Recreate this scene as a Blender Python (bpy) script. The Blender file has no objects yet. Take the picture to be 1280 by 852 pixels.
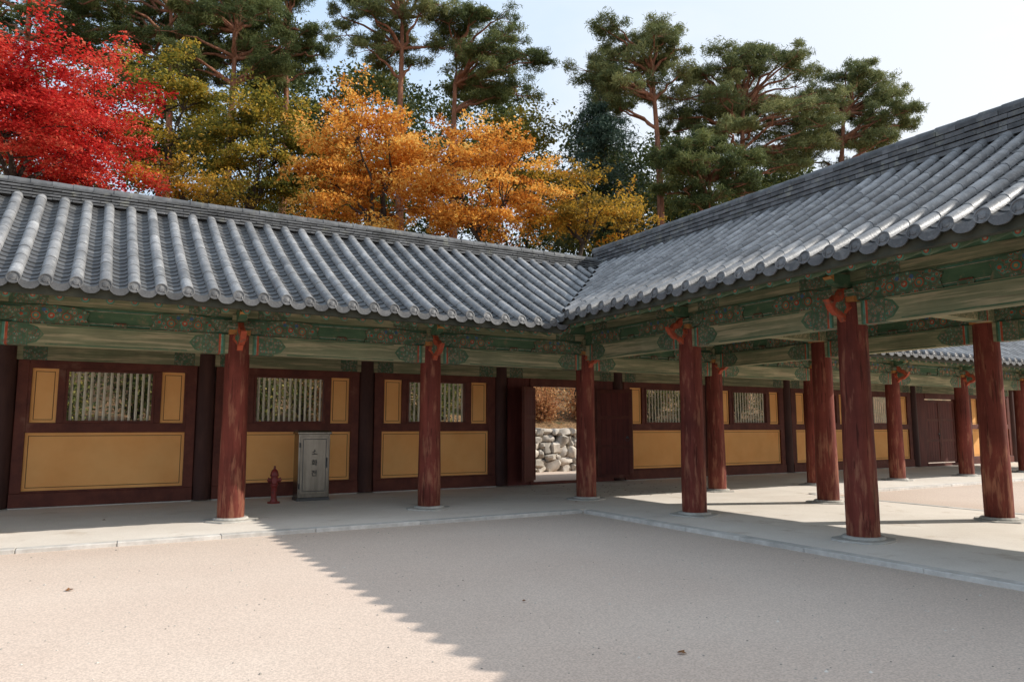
import bpy, math, random
import numpy as np
from mathutils import Vector, noise
C = bpy.context.scene.collection
RD = random.Random(11)
NR = np.random.default_rng(5)
rad = math.radians

# ------------------------------------------------------------------ materials
def nodes(m):
    m.use_nodes = True
    nt = m.node_tree
    for n in list(nt.nodes): nt.nodes.remove(n)
    return nt, nt.nodes.new, nt.links.new

def mk(name, c1, c2, scale=4, rough=.75, bump=.15, bscale=None, stretch=(1,1,1), worn=None, worn_t=.6, wscale=2.0,
       wstretch=(1,1,1), tone=False, spec=.3, metal=0, grime=.25, bdist=.01, dan=0, lowworn=0, crack=None, grain=0, gscale=150, danmix=.75):
    m = bpy.data.materials.new(name)
    nt, N, L = nodes(m)
    out = N('ShaderNodeOutputMaterial'); b = N('ShaderNodeBsdfPrincipled'); L(b.outputs[0], out.inputs[0])
    tc = N('ShaderNodeTexCoord'); oi = N('ShaderNodeObjectInfo')
    mul = N('ShaderNodeMath'); mul.operation = 'MULTIPLY'; mul.inputs[1].default_value = 37.0; L(oi.outputs['Random'], mul.inputs[0])
    add = N('ShaderNodeVectorMath'); add.operation = 'ADD'; L(tc.outputs['Object'], add.inputs[0]); L(mul.outputs[0], add.inputs[1])
    def nz(sc, st, det=6):
        mp = N('ShaderNodeMapping'); mp.inputs['Scale'].default_value = st; L(add.outputs[0], mp.inputs[0])
        n = N('ShaderNodeTexNoise'); n.inputs['Scale'].default_value = sc; n.inputs['Detail'].default_value = det
        n.inputs['Roughness'].default_value = .62; L(mp.outputs[0], n.inputs['Vector']); return n.outputs['Fac']
    def ramp(fac, p0, p1, a, bb):
        r = N('ShaderNodeValToRGB'); r.color_ramp.elements[0].position = p0; r.color_ramp.elements[1].position = p1
        r.color_ramp.elements[0].color = (*a, 1); r.color_ramp.elements[1].color = (*bb, 1); L(fac, r.inputs[0]); return r.outputs[0]
    def mix(fac, a, bb, bt='MIX'):
        x = N('ShaderNodeMix'); x.data_type = 'RGBA'; x.blend_type = bt
        if hasattr(fac, 'links'): L(fac, x.inputs[0])
        else: x.inputs[0].default_value = fac
        L(a, x.inputs[6])
        if hasattr(bb, 'links'): L(bb, x.inputs[7])
        else: x.inputs[7].default_value = bb
        return x.outputs[2]
    col = ramp(nz(scale, stretch), .35, .65, c1, c2)
    if dan:
        vo = N('ShaderNodeTexVoronoi'); vo.inputs['Scale'].default_value = dan; L(add.outputs[0], vo.inputs['Vector'])
        r = N('ShaderNodeValToRGB'); cr = r.color_ramp; cr.interpolation = 'CONSTANT'
        cr.elements[0].position = 0; cr.elements[0].color = (.44,.21,.07,1); cr.elements[1].position = .12; cr.elements[1].color = (.38,.055,.03,1)
        for p,c in ((.25,(.42,.40,.30)),(.30,(.07,.25,.18)),(.42,(.035,.08,.05)),(.47,(.30,.28,.18)),(.50,(.24,.05,.03)),(.56,(.07,.14,.08))):
            e = cr.elements.new(p); e.color = (*c,1)
        L(vo.outputs['Distance'], r.inputs[0]); col = mix(danmix, col, r.outputs[0])
    if worn:
        fac = nz(wscale, wstretch, 9)
        if lowworn:
            sx = N('ShaderNodeSeparateXYZ'); L(tc.outputs['Object'], sx.inputs[0])
            mr = N('ShaderNodeMapRange'); mr.inputs[1].default_value = .1; mr.inputs[2].default_value = 1.5; mr.inputs[3].default_value = lowworn; mr.inputs[4].default_value = 0
            L(sx.outputs[2], mr.inputs[0]); ad = N('ShaderNodeMath'); ad.operation = 'ADD'; L(fac, ad.inputs[0]); L(mr.outputs[0], ad.inputs[1]); fac = ad.outputs[0]
        f = ramp(fac, worn_t-.04, worn_t+.08, (0,0,0), (1,1,1))
        w = N('ShaderNodeRGB'); w.outputs[0].default_value = (*worn, 1)
        col = mix(f, col, w.outputs[0])
    if crack:
        f = ramp(nz(crack[0], crack[1], 3), .61, .64, (1,1,1), (crack[2],)*3); col = mix(1.0, col, f, 'MULTIPLY')
    if grain:
        f = ramp(nz(gscale, (1,1,1), 3), .38, .62, (1-grain,)*3, (1+grain*.6,)*3); col = mix(1.0, col, f, 'MULTIPLY')
    if grime:
        g = ramp(nz(scale*.35, (1,1,1), 4), .3, .7, (1-grime,)*3, (1+grime*.3,)*3)
        col = mix(1.0, col, g, 'MULTIPLY')
    if tone:
        at = N('ShaderNodeAttribute'); at.attribute_name = 'tone'
        cc = N('ShaderNodeCombineColor')
        for i in range(3): L(at.outputs['Fac'], cc.inputs[i])
        col = mix(1.0, col, cc.outputs[0], 'MULTIPLY')
    L(col, b.inputs['Base Color'])
    b.inputs['Roughness'].default_value = rough; b.inputs['Metallic'].default_value = metal
    b.inputs['Specular IOR Level'].default_value = spec
    if bump:
        bp = N('ShaderNodeBump'); bp.inputs['Strength'].default_value = bump; bp.inputs['Distance'].default_value = bdist
        L(nz(bscale or scale*6, stretch, 5), bp.inputs['Height']); L(bp.outputs[0], b.inputs['Normal'])
    return m

def leafmat(name, stops, trans=.35, rough=.7):
    m = bpy.data.materials.new(name); nt, N, L = nodes(m)
    out = N('ShaderNodeOutputMaterial'); at = N('ShaderNodeAttribute'); at.attribute_name = 'tone'
    r = N('ShaderNodeValToRGB'); cr = r.color_ramp
    cr.elements[0].position = stops[0][0]; cr.elements[0].color = (*stops[0][1], 1)
    cr.elements[1].position = stops[-1][0]; cr.elements[1].color = (*stops[-1][1], 1)
    for p, c in stops[1:-1]:
        e = cr.elements.new(p); e.color = (*c, 1)
    L(at.outputs['Fac'], r.inputs[0])
    d = N('ShaderNodeBsdfPrincipled'); d.inputs['Roughness'].default_value = rough; d.inputs['Specular IOR Level'].default_value = .25
    t = N('ShaderNodeBsdfTranslucent'); mx = N('ShaderNodeMixShader'); mx.inputs[0].default_value = trans
    L(r.outputs[0], d.inputs['Base Color']); L(r.outputs[0], t.inputs['Color'])
    L(d.outputs[0], mx.inputs[1]); L(t.outputs[0], mx.inputs[2]); L(mx.outputs[0], out.inputs[0])
    return m

M = {}
M['sand'] = mk('sand', (.60,.475,.385), (.645,.525,.43), scale=.28, rough=.95, bump=.5, bscale=80, grime=.06, spec=.1, bdist=.006, grain=.18, gscale=60)
M['paving'] = mk('paving', (.72,.645,.555), (.80,.73,.64), scale=.9, rough=.9, bump=.12, bscale=30, grime=.08, worn=(.63,.545,.45), worn_t=.62, wscale=1.6, spec=.15, grain=.06, gscale=60)
M['granite'] = mk('granite', (.56,.52,.465), (.68,.64,.58), scale=9, rough=.85, bump=.3, bscale=60, tone=True)
M['stone'] = mk('stone', (.50,.44,.36), (.74,.67,.58), scale=3, rough=.9, bump=.6, bscale=14, tone=True)
M['plinth'] = mk('plinth', (.44,.41,.36), (.56,.53,.47), scale=7, rough=.85, bump=.3)
M['column'] = mk('column_red', (.135,.029,.019), (.215,.05,.033), scale=3.0, stretch=(3,3,.25), rough=.75, bump=.5, bscale=14,
                 worn=(.31,.12,.07), worn_t=.595, wscale=4.5, wstretch=(2.5,2.5,.4), grime=.42, lowworn=.10, crack=(8,(3,3,.15),.5), spec=.2)
M['darkred'] = mk('dark_red_wood', (.10,.027,.018), (.16,.045,.028), scale=4, rough=.65, bump=.2, worn=(.2,.09,.06), worn_t=.66)
M['darkpost'] = mk('dark_brown_wood', (.05,.02,.016), (.085,.035,.026), scale=3, stretch=(2,2,.3), rough=.7, bump=.2)  # the timber's own dark brown, for rear columns and door plank joints
M['door'] = mk('door_red', (.10,.022,.016), (.155,.037,.026), scale=3, stretch=(3,1,.3), rough=.65, bump=.25)
M['beam'] = mk('weathered_green_beam', (.17,.19,.105), (.265,.255,.15), scale=4, stretch=(.2,3,3), rough=.8, bump=.35, bscale=22,
               worn=(.42,.36,.22), worn_t=.53, wscale=5, wstretch=(.16,3,3), grime=.25, crack=(9,(.1,3,3),.7))
M['green'] = mk('dark_green_paint', (.055,.12,.065), (.095,.165,.09), scale=5, stretch=(.3,2,2), rough=.75, bump=.2, worn=(.19,.17,.10), worn_t=.61, wscale=7, grime=.25)
M['rafter'] = mk('rafter_green', (.075,.13,.07), (.125,.175,.10), scale=4, rough=.75, bump=.2, worn=(.22,.19,.11), worn_t=.59)
M['board'] = mk('soffit_board', (.09,.10,.06), (.15,.155,.095), scale=4, rough=.85, bump=.2)
M['eaveboard'] = mk('eave_board_wood', (.035,.04,.03), (.07,.07,.05), scale=4, rough=.85, bump=.2)
M['dan'] = mk('painted_ornament', (.07,.12,.07), (.12,.16,.10), scale=8, rough=.78, bump=.15, dan=13, worn=(.19,.17,.10), worn_t=.61, wscale=9, grime=.25)
M['dansmall'] = mk('fine_painted_ornament', (.07,.12,.07), (.12,.16,.10), scale=8, rough=.78, bump=.15, dan=20, worn=(.21,.19,.11), worn_t=.60, wscale=9, grime=.25)
M['teal'] = mk('teal_paint', (.06,.19,.14), (.10,.27,.20), scale=14, rough=.75, bump=.1, worn=(.13,.14,.09), worn_t=.58, wscale=9)
M['vermilion'] = mk('vermilion_paint', (.34,.055,.026), (.46,.10,.045), scale=14, rough=.7, bump=.1, worn=(.18,.09,.06), worn_t=.58, wscale=9)
M['cream'] = mk('cream_paint', (.30,.28,.20), (.40,.37,.28), scale=14, rough=.75, bump=.1, worn=(.18,.17,.11), worn_t=.57, wscale=9)
M['orange'] = mk('orange_paint', (.42,.18,.05), (.52,.24,.08), scale=14, rough=.7, bump=.1, worn=(.2,.12,.06), worn_t=.59, wscale=9)
M['blue'] = mk('blue_paint', (.05,.1,.2), (.08,.15,.27), scale=14, rough=.7, bump=.1)
M['ochre'] = mk('ochre_plaster', (.90,.43,.145), (.96,.51,.19), scale=1.3, rough=.9, bump=.15, bscale=20, grime=.13, spec=.15)
M['ochre2'] = mk('ochre_line', (.13,.06,.03), (.17,.08,.035), scale=5, rough=.9, bump=0)
M['bar'] = mk('weathered_bar', (.68,.61,.46), (.82,.75,.60), scale=6, rough=.8, bump=.1)
M['tile'] = mk('roof_tile', (.18,.179,.179), (.28,.278,.275), scale=6, rough=.5, bump=.45, bscale=32, tone=True, spec=.5, grime=.33,
               worn=(.38,.375,.36), worn_t=.595, wscale=10, grain=.14, gscale=55)
M['tiledark'] = mk('ridge_tile', (.085,.088,.09), (.155,.157,.16), scale=6, rough=.65, bump=.4, bscale=28, tone=True, spec=.35, grime=.3, worn=(.2,.2,.17), worn_t=.60, wscale=5)
M['mortar'] = mk('roof_bedding', (.05,.05,.05), (.08,.075,.07), scale=6, rough=.95, bump=.2)
M['bark'] = mk('pine_bark', (.17,.075,.045), (.34,.155,.09), scale=5, stretch=(2,2,.5), rough=.95, bump=.8, bscale=9, bdist=.05)
M['bark2'] = mk('dark_bark', (.035,.026,.02), (.075,.055,.042), scale=5, stretch=(2,2,.5), rough=.95, bump=.6, bscale=12, bdist=.03)
M['soil'] = mk('hill_litter', (.20,.115,.055), (.36,.215,.10), scale=6, rough=1, bump=.8, bscale=14, worn=(.07,.075,.03), worn_t=.55, wscale=1.5, bdist=.08, grain=.4, gscale=12)
M['steel'] = mk('brushed_steel', (.19,.175,.15), (.28,.26,.225), scale=2.0, stretch=(6,6,.35), rough=.26, bump=.04, metal=.95, grime=.3)
M['steeldark'] = mk('dark_steel', (.07,.07,.07), (.11,.11,.11), scale=4, rough=.5, bump=0, metal=.6)
M['ink'] = mk('black_lettering', (.012,.012,.012), (.02,.02,.02), scale=4, rough=.6, bump=0)
M['hydrant'] = mk('hydrant_red', (.17,.014,.010), (.25,.022,.015), scale=8, rough=.42, bump=.15, spec=.5, worn=(.09,.03,.02), worn_t=.6, wscale=9)
M['dryleaf'] = mk('dry_leaf', (.16,.07,.025), (.28,.13,.05), scale=30, rough=.85, bump=.1)
L_red = leafmat('red_leaves', [(0,(.22,.008,.010)),(.35,(.52,.022,.022)),(.7,(.74,.075,.05)),(1,(.86,.26,.15))], .40)
L_orange = leafmat('orange_leaves', [(0,(.26,.09,.015)),(.3,(.56,.20,.028)),(.6,(.82,.41,.07)),(1,(.90,.66,.20))], .42)
L_yellow = leafmat('yellow_leaves', [(0,(.11,.09,.02)),(.35,(.32,.20,.03)),(.7,(.62,.38,.05)),(1,(.70,.27,.035))], .4)
L_olive = leafmat('olive_leaves', [(0,(.05,.06,.014)),(.4,(.15,.15,.03)),(.7,(.36,.29,.04)),(1,(.58,.36,.055))], .38)
L_pine = leafmat('pine_needles', [(0,(.035,.052,.018)),(.5,(.105,.135,.042)),(1,(.25,.265,.09))], .25)
L_pine2 = leafmat('pine_needles_light', [(0,(.055,.075,.028)),(.5,(.155,.18,.065)),(1,(.32,.315,.125))], .25)
L_fir = leafmat('fir_needles', [(0,(.03,.06,.04)),(.5,(.06,.10,.07)),(1,(.10,.15,.10))], .15)
L_forest = leafmat('forest_leaves', [(0,(.025,.04,.013)),(.55,(.08,.105,.03)),(.8,(.18,.17,.04)),(1,(.36,.27,.05))], .3)
L_brush = leafmat('russet_brush', [(0,(.22,.08,.04)),(.5,(.48,.22,.09)),(1,(.66,.42,.18))], .35)
L_green = leafmat('shrub_green', [(0,(.025,.04,.012)),(.5,(.085,.11,.03)),(1,(.36,.30,.08))], .35)

# ------------------------------------------------------------------ mesh builder
class MB:
    def __init__(s): s.v=[]; s.f=[]; s.m=[]; s.t=[]
    def face(s, idx, mi=0, t=1.0): s.f.append(idx); s.m.append(mi); s.t.append(t)
    def box(s, x0,y0,z0,x1,y1,z1, mi=0, t=1.0):
        n=len(s.v)
        s.v += [(x0,y0,z0),(x1,y0,z0),(x1,y1,z0),(x0,y1,z0),(x0,y0,z1),(x1,y0,z1),(x1,y1,z1),(x0,y1,z1)]
        for q in ((0,3,2,1),(4,5,6,7),(0,1,5,4),(1,2,6,5),(2,3,7,6),(3,0,4,7)): s.face([n+i for i in q], mi, t)
    def tube(s, pts, rr, n=10, mi=0, cap=True, t=1.0, cap_mi=None):
        pts=[Vector(p) for p in pts]; base=len(s.v)
        for i,p in enumerate(pts):
            d=(pts[min(i+1,len(pts)-1)]-pts[max(i-1,0)]).normalized()
            a=d.cross(Vector((0,0,1)))
            if a.length<.05: a=d.cross(Vector((1,0,0)))
            a.normalize(); b=d.cross(a)
            r=rr[i] if hasattr(rr,'__len__') else rr
            for k in range(n):
                w=2*math.pi*k/n; q=p+a*(r*math.cos(w))+b*(r*math.sin(w)); s.v.append(tuple(q))
        for i in range(len(pts)-1):
            for k in range(n):
                s.face([base+i*n+k, base+i*n+(k+1)%n, base+(i+1)*n+(k+1)%n, base+(i+1)*n+k], mi, t)
        if cap:
            cm = mi if cap_mi is None else cap_mi
            s.face([base+k for k in range(n)][::-1], cm, t); s.face([base+(len(pts)-1)*n+k for k in range(n)], cm, t)
    def lathe(s, prof, n=24, c=(0,0), mi=0, t=1.0):
        base=len(s.v)
        for r,z in prof:
            for k in range(n):
                w=2*math.pi*k/n; s.v.append((c[0]+r*math.cos(w), c[1]+r*math.sin(w), z))
        for i in range(len(prof)-1):
            for k in range(n): s.face([base+i*n+k, base+i*n+(k+1)%n, base+(i+1)*n+(k+1)%n, base+(i+1)*n+k], mi, t)
        s.face([base+k for k in range(n)][::-1], mi, t); s.face([base+(len(prof)-1)*n+k for k in range(n)], mi, t)
    def prism(s, poly, a0, a1, plane='xz', mi=0, t=1.0):
        n=len(poly); base=len(s.v)
        for a in (a0,a1):
            for p,q in poly:
                s.v.append({'xz':(p,a,q),'yz':(a,p,q),'xy':(p,q,a)}[plane])
        s.face([base+i for i in range(n)], mi, t); s.face([base+n+i for i in range(n)][::-1], mi, t)
        for i in range(n): s.face([base+i, base+(i+1)%n, base+n+(i+1)%n, base+n+i], mi, t)
    def build(s, name, mats, parent=None, loc=(0,0,0), rz=0, smooth=False, bevel=0, norm=True):
        me=bpy.data.meshes.new(name); me.from_pydata(s.v,[],s.f)
        if not isinstance(mats,(list,tuple)): mats=[mats]
        for m in mats: me.materials.append(m)
        me.polygons.foreach_set('material_index', s.m)
        at=me.attributes.new('tone','FLOAT','FACE'); at.data.foreach_set('value', s.t)
        if smooth:
            me.polygons.foreach_set('use_smooth',[True]*len(s.f))
            me.update()
            try: me.set_sharp_from_angle(angle=rad(40))
            except Exception: pass
        if norm:
            import bmesh
            bm=bmesh.new(); bm.from_mesh(me); bmesh.ops.recalc_face_normals(bm, faces=bm.faces); bm.to_mesh(me); bm.free()
        me.update()
        o=bpy.data.objects.new(name, me); C.objects.link(o); o.parent=parent; o.location=loc; o.rotation_euler=(0,0,rz)
        if bevel:
            b=o.modifiers.new('bevel','BEVEL'); b.width=bevel; b.segments=1; b.limit_method='ANGLE'; b.angle_limit=rad(50)
        return o

def empty(name, loc=(0,0,0), rz=0):
    o=bpy.data.objects.new(name,None); C.objects.link(o); o.location=loc; o.rotation_euler=(0,0,rz); o.empty_display_size=.3; return o
def tag(o, label=None, cat=None, group=None, kind=None):
    if label: o['label']=label
    if cat: o['category']=cat
    if group: o['group']=group
    if kind: o['kind']=kind
    return o
def dup(o, loc, rz=0, parent=None):
    c=o.copy(); C.objects.link(c); c.location=loc; c.rotation_euler=(0,0,rz); c.parent=parent if parent else o.parent; return c

# ------------------------------------------------------------------ camera geometry (surveyed from the photograph)
CAM=(-9.275,-12.99,1.6); TH=rad(6.64); HD=rad(29.8); F=911.0
def W(px, py, d):
    a=px-640; b=426-py
    hf=F*math.cos(TH)-b*math.sin(TH); up=b*math.cos(TH)+F*math.sin(TH)
    r=a/hf*d; z=CAM[2]+up/hf*d
    return (CAM[0]+math.cos(HD)*r+math.sin(HD)*d, CAM[1]-math.sin(HD)*r+math.cos(HD)*d, z)

cam=bpy.data.cameras.new('camera'); co=bpy.data.objects.new('camera',cam); C.objects.link(co)
co.location=CAM; co.rotation_euler=(rad(90)+TH,0,-HD); cam.sensor_width=36; cam.lens=36*F/1280; cam.clip_end=2000
bpy.context.scene.camera=co

# ------------------------------------------------------------------ ground
def hill(x,y):
    if y<9.2: return 0
    k=y-9.2
    return 1.35+.27*k*(1 if k<60 else 60/k)+.35*noise.noise(Vector((x*.12,y*.12,0)))*min(1,k/3)
g=MB(); g.v=[(-400,-400,0),(400,-400,0),(400,400,0),(-400,400,0)]; g.face([0,1,2,3])
tag(g.build('ground',M['sand'],norm=False),kind='structure')
g=MB(); xs=np.linspace(-90,140,116); ys=np.concatenate([np.linspace(9.2,40,32),np.linspace(42,160,30)])
for y in ys:
    for x in xs: g.v.append((x,y,hill(x,y+.001)))
nx=len(xs)
for j in range(len(ys)-1):
    for i in range(nx-1): g.face([j*nx+i,j*nx+i+1,(j+1)*nx+i+1,(j+1)*nx+i])
tag(g.build('hillside',M['soil'],smooth=True),kind='structure')

PZ=.05
g=MB(); g.box(-18,-1.52,-.05,30,4.15,PZ); tag(g.build('corridor_floor',M['paving']),kind='structure')
g=MB(); g.box(-1.12,-20,-.05,5.02,-1.52,PZ); tag(g.build('walkway_floor',M['paving']),kind='structure')
g=MB()
def kerb(p0,p1,inw):
    L=abs(p1[0]-p0[0])+abs(p1[1]-p0[1]); d=((p1[0]-p0[0])/L,(p1[1]-p0[1])/L); s=0
    while s<L-.05:
        l=min(RD.uniform(1.0,1.7),L-s); a=s+.003; b=s+l-.003; j=RD.uniform(-.006,.006); h=PZ+.008+RD.uniform(-.003,.003)
        xa,ya=p0[0]+d[0]*a,p0[1]+d[1]*a; xb,yb=p0[0]+d[0]*b,p0[1]+d[1]*b
        x2,y2=xb+inw[0]*.19,yb+inw[1]*.19
        x0_,x1_=sorted((xa-inw[0]*j,x2)); y0_,y1_=sorted((ya-inw[1]*j,y2))
        g.box(x0_,y0_,-.04,x1_,y1_,h,0,RD.uniform(.88,1.12)); s+=l
kerb((-18,-1.7),(-1.3,-1.7),(0,1)); kerb((-1.3,-1.72),(-1.3,-20),(1,0)); kerb((5.2,-1.7),(5.2,-20),(-1,0)); kerb((5.2,-1.7),(30,-1.7),(0,1))
tag(g.build('kerb',M['granite'],bevel=.008),kind='structure')

# ------------------------------------------------------------------ wings
D=3.85; YR=D/2; O=1.8; LS=O+YR
def prof(s): return .5*s+.019*s*s
TS=.345
def tile_slope(mb, ends, xs, s0f, z0, side):
    Y=(lambda s:-O+s) if side>0 else (lambda s:D+O-s)
    r=.081
    for x in xs:
        s0=s0f(x)
        if s0>LS-.15: continue
        s=s0; wob=RD.uniform(-.008,.008); ct=RD.uniform(.88,1.12)
        while s<LS-.02:
            e=min(s+.38,LS); jx=wob+RD.uniform(-.003,.003); jz=RD.uniform(-.002,.002); t=ct*RD.uniform(.78,1.25)
            base=len(mb.v); n=8
            for (ss,rr,dz) in ((s,r-.010,.003),(s,r,.003),(e+.01,r*.985,-.002)):
                for k in range(n+1):
                    w=math.pi*(-.06+1.12*k/n); mb.v.append((x+jx+rr*math.cos(w), Y(ss), z0+prof(ss)+.052+jz+dz+rr*math.sin(w)))
            for q in range(2):
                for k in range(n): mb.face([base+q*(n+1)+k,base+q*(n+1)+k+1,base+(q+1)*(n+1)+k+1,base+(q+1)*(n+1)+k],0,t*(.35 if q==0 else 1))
            s=e
        xc=x+TS/2; sp0=max(s0f(xc),0) ; s=sp0
        while s<LS-.02:
            e=min(s+.16,LS); t=RD.uniform(.25,.5); jz=RD.uniform(-.003,.003); base=len(mb.v); n=4
            for (ss,dz) in ((s,-.004),(s,.017),(e+.01,.0)):
                for k in range(n+1):
                    u=-1+2*k/n; mb.v.append((xc+u*.135, Y(ss), z0+prof(ss)+dz+jz+.06*u*u-.015))
            for q in range(2):
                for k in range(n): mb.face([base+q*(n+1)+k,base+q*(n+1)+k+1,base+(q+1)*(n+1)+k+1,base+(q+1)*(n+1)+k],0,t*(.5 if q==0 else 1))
            s=e
        sg=-1 if side>0 else 1
        if s0<=.001:
            t=RD.uniform(.38,.68); jx=wob; cz=z0+.052; y0=Y(0)
            rings=[(.084,.0),(.084,.022),(.071,.024),(.067,.014),(.043,.014),(.038,.021),(.012,.026)]
            base=len(ends.v); n=18
            for rr,dy in rings:
                for k in range(n):
                    w=2*math.pi*k/n; ends.v.append((x+jx+rr*math.cos(w), y0+sg*(dy-.002)+(.02*math.sin(w)*rr/.094)*(-sg), cz+rr*math.sin(w)))
            for q in range(len(rings)-1):
                for k in range(n): ends.face([base+q*n+k,base+q*n+(k+1)%n,base+(q+1)*n+(k+1)%n,base+(q+1)*n+k],0,t)
            ends.face([base+(len(rings)-1)*n+k for k in range(n)],0,t)
        if sp0<=.001:
            t=RD.uniform(.3,.5); base=len(ends.v); n=8; y0=Y(0)
            for (dy,row) in ((0,0),(.02,0),(.03,1),(.008,1)):
                for k in range(n+1):
                    u=-1+2*k/n; zt=z0+.01+.055*u*u; zb=z0-.085+.10*u*u*abs(u)
                    ends.v.append((xc+u*.135, y0+sg*dy, zt if row==0 else zb))
            for q in range(3):
                for k in range(n): ends.face([base+q*(n+1)+k,base+q*(n+1)+k+1,base+(q+1)*(n+1)+k+1,base+(q+1)*(n+1)+k],0,t)

def ridge(x0,x1,zb,zt):
    mb=MB(); h=(zt-.10-zb); nc=5; ch=h/nc
    mb.box(x0+.01,YR-.10,zb-.15,x1-.01,YR+.10,zt-.10,1)
    for c in range(nc):
        hw=.185-.012*c; z=zb+c*ch; x=x0+(c%2)*.13
        while x<x1-.05:
            e=min(x+.30,x1); j=RD.uniform(-.008,.008); jz=RD.uniform(-.004,.004); t=RD.uniform(.65,1.3)
            mb.box(x+.003,YR-hw+j,z+.012+jz,e-.003,YR+hw+j,z+ch-.012+jz,0,t); x=e
    x=x0
    while x<x1-.05:
        e=min(x+.32,x1); t=RD.uniform(.8,1.25); base=len(mb.v); n=10; j=RD.uniform(-.005,.005)
        for xx,rr in ((x,.095),(x,.108),(e+.01,.10)):
            for k in range(n+1):
                w=math.pi*k/n; mb.v.append((xx,YR+j+rr*math.cos(w),zt-.115+rr*math.sin(w)*1.05))
        for q in range(2):
            for k in range(n): mb.face([base+q*(n+1)+k,base+q*(n+1)+k+1,base+(q+1)*(n+1)+k+1,base+(q+1)*(n+1)+k],0,t)
        x=e
    for xx in (x0-.02,x1+.02):
        pts=[(YR+.1*math.cos(2*math.pi*k/14), zt-.10+.11*math.sin(2*math.pi*k/14)) for k in range(14)]
        mb.prism(pts,xx-.02,xx+.02,'yz',0,1)
    return mb

PAL=['beam','green','teal','vermilion','cream','orange','darkred','blue','dan','dansmall']
PM=[M[k] for k in PAL]; PI={k:i for i,k in enumerate(PAL)}

def col_mesh(top):
    mb=MB(); r0=.213; z0=PZ+.05; pr=[]
    for i in range(13):
        u=i/12; pr.append((r0*(1-.12*u**1.6)+.004*math.sin(u*9), z0+(top-z0)*u))
    mb.lathe(pr,28); return mb
def plinth_mesh():
    mb=MB(); pts=[]
    for k in range(14):
        w=2*math.pi*k/14; r=.36+.07*math.cos(2*w+1)**2+RD.uniform(-.02,.02); pts.append((r*math.cos(w)*1.1,r*math.sin(w)))
    mb.prism(pts,PZ-.02,PZ+.022,'xy'); mb.lathe([(.29,PZ+.02),(.275,PZ+.06)],24); return mb
def bracket_mesh(dz):
    mb=MB(); z=2.8+dz; R_,G_,T_,Cc,Or,Dn=PI['vermilion'],PI['green'],PI['teal'],PI['cream'],PI['orange'],PI['dansmall']
    p=[(.1,z+.02),(-.20,z+.05),(-.27,z+.13),(-.37,z+.14),(-.48,z+.22),(-.55,z+.34),(-.49,z+.32),(-.44,z+.31),(-.41,z+.38),(-.36,z+.42),(-.31,z+.40),(-.28,z+.46),(-.22,z+.52),(.1,z+.52)]
    mb.prism(p,-.045,.045,'yz',R_)
    q=[(-.19,z+.14),(-.31,z+.2),(-.41,z+.25),(-.37,z+.31),(-.27,z+.33),(-.19,z+.4)]
    mb.prism(q,-.05,.05,'yz',Dn)
    p2=[(-.25,z+.54),(-.42,z+.58),(-.5,z+.66),(-.42,z+.72),(.1,z+.72),(.1,z+.54)]
    mb.prism(p2,-.06,.06,'yz',G_)
    mb.prism([(-.43,z+.60),(-.512,z+.66),(-.43,z+.71)],-.064,.064,'yz',Or)
    for s in (-1,1):
        a=[(s*.12,z+.34),(s*.30,z+.36),(s*.44,z+.45),(s*.46,z+.56),(s*.12,z+.56)]
        mb.prism(a,-.112,.112,'xz',Dn)
    mb.box(-.17,-.17,z+.322,.17,.17,z+.40,Or); mb.box(-.20,-.20,z+.40,.20,.20,z+.50,Dn); mb.box(-.206,-.206,z+.44,.206,.206,z+.452,Cc)
    for s in (-1,1):
        mb.prism([(s*.17,z+.31),(s*.225,z+.27),(s*.235,z+.18),(s*.20,z+.10),(s*.17,z+.03)],-.08,.08,'xz',R_)
        mb.prism([(s*.17,z+.28),(s*.215,z+.24),(s*.22,z+.17),(s*.18,z+.10)],-.086,.086,'xz',Dn)
    mb.prism([(-.10,z+.31),(-.12,z+.24),(-.06,z+.17),(0,z+.10),(.06,z+.17),(.12,z+.24),(.10,z+.31)],-.232,-.15,'xz',R_)
    mb.prism([(-.075,z+.305),(-.09,z+.24),(0,z+.13),(.09,z+.24),(.075,z+.305)],-.237,-.15,'xz',Dn)
    return mb
def scroll_mesh(dz):
    mb=MB(); z=3.128+dz
    pl=[(-.50,z),(.50,z),(.46,z+.10),(.50,z+.20),(.36,z+.26),(.18,z+.275),(0,z+.29),(-.18,z+.275),(-.36,z+.26),(-.50,z+.20),(-.46,z+.10)]
    mb.prism(pl,-.078,-.062,'xz',PI['dan'])
    def ring(cx,cz,r,mi,d,n=14,sx=1):
        mb.prism([(cx+sx*r*math.cos(2*math.pi*k/n),cz+r*math.sin(2*math.pi*k/n)) for k in range(n)],-.078-d,-.07,'xz',mi)
    for s in (-1,1):
        ring(s*.20,z+.12,.075,PI['green'],.004); ring(s*.20,z+.12,.062,PI['vermilion'],.007); ring(s*.20,z+.12,.047,PI['teal'],.010)
        ring(s*.20,z+.12,.022,PI['orange'],.013)
        ring(s*.38,z+.13,.045,PI['teal'],.005,10); ring(s*.38,z+.13,.025,PI['vermilion'],.009,10)
        ring(s*.10,z+.215,.03,PI['blue'],.006,8)
    ring(0,z+.12,.065,PI['teal'],.006,12,.9); ring(0,z+.13,.045,PI['vermilion'],.010,10); ring(0,z+.13,.02,PI['cream'],.013,8)
    return mb

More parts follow.
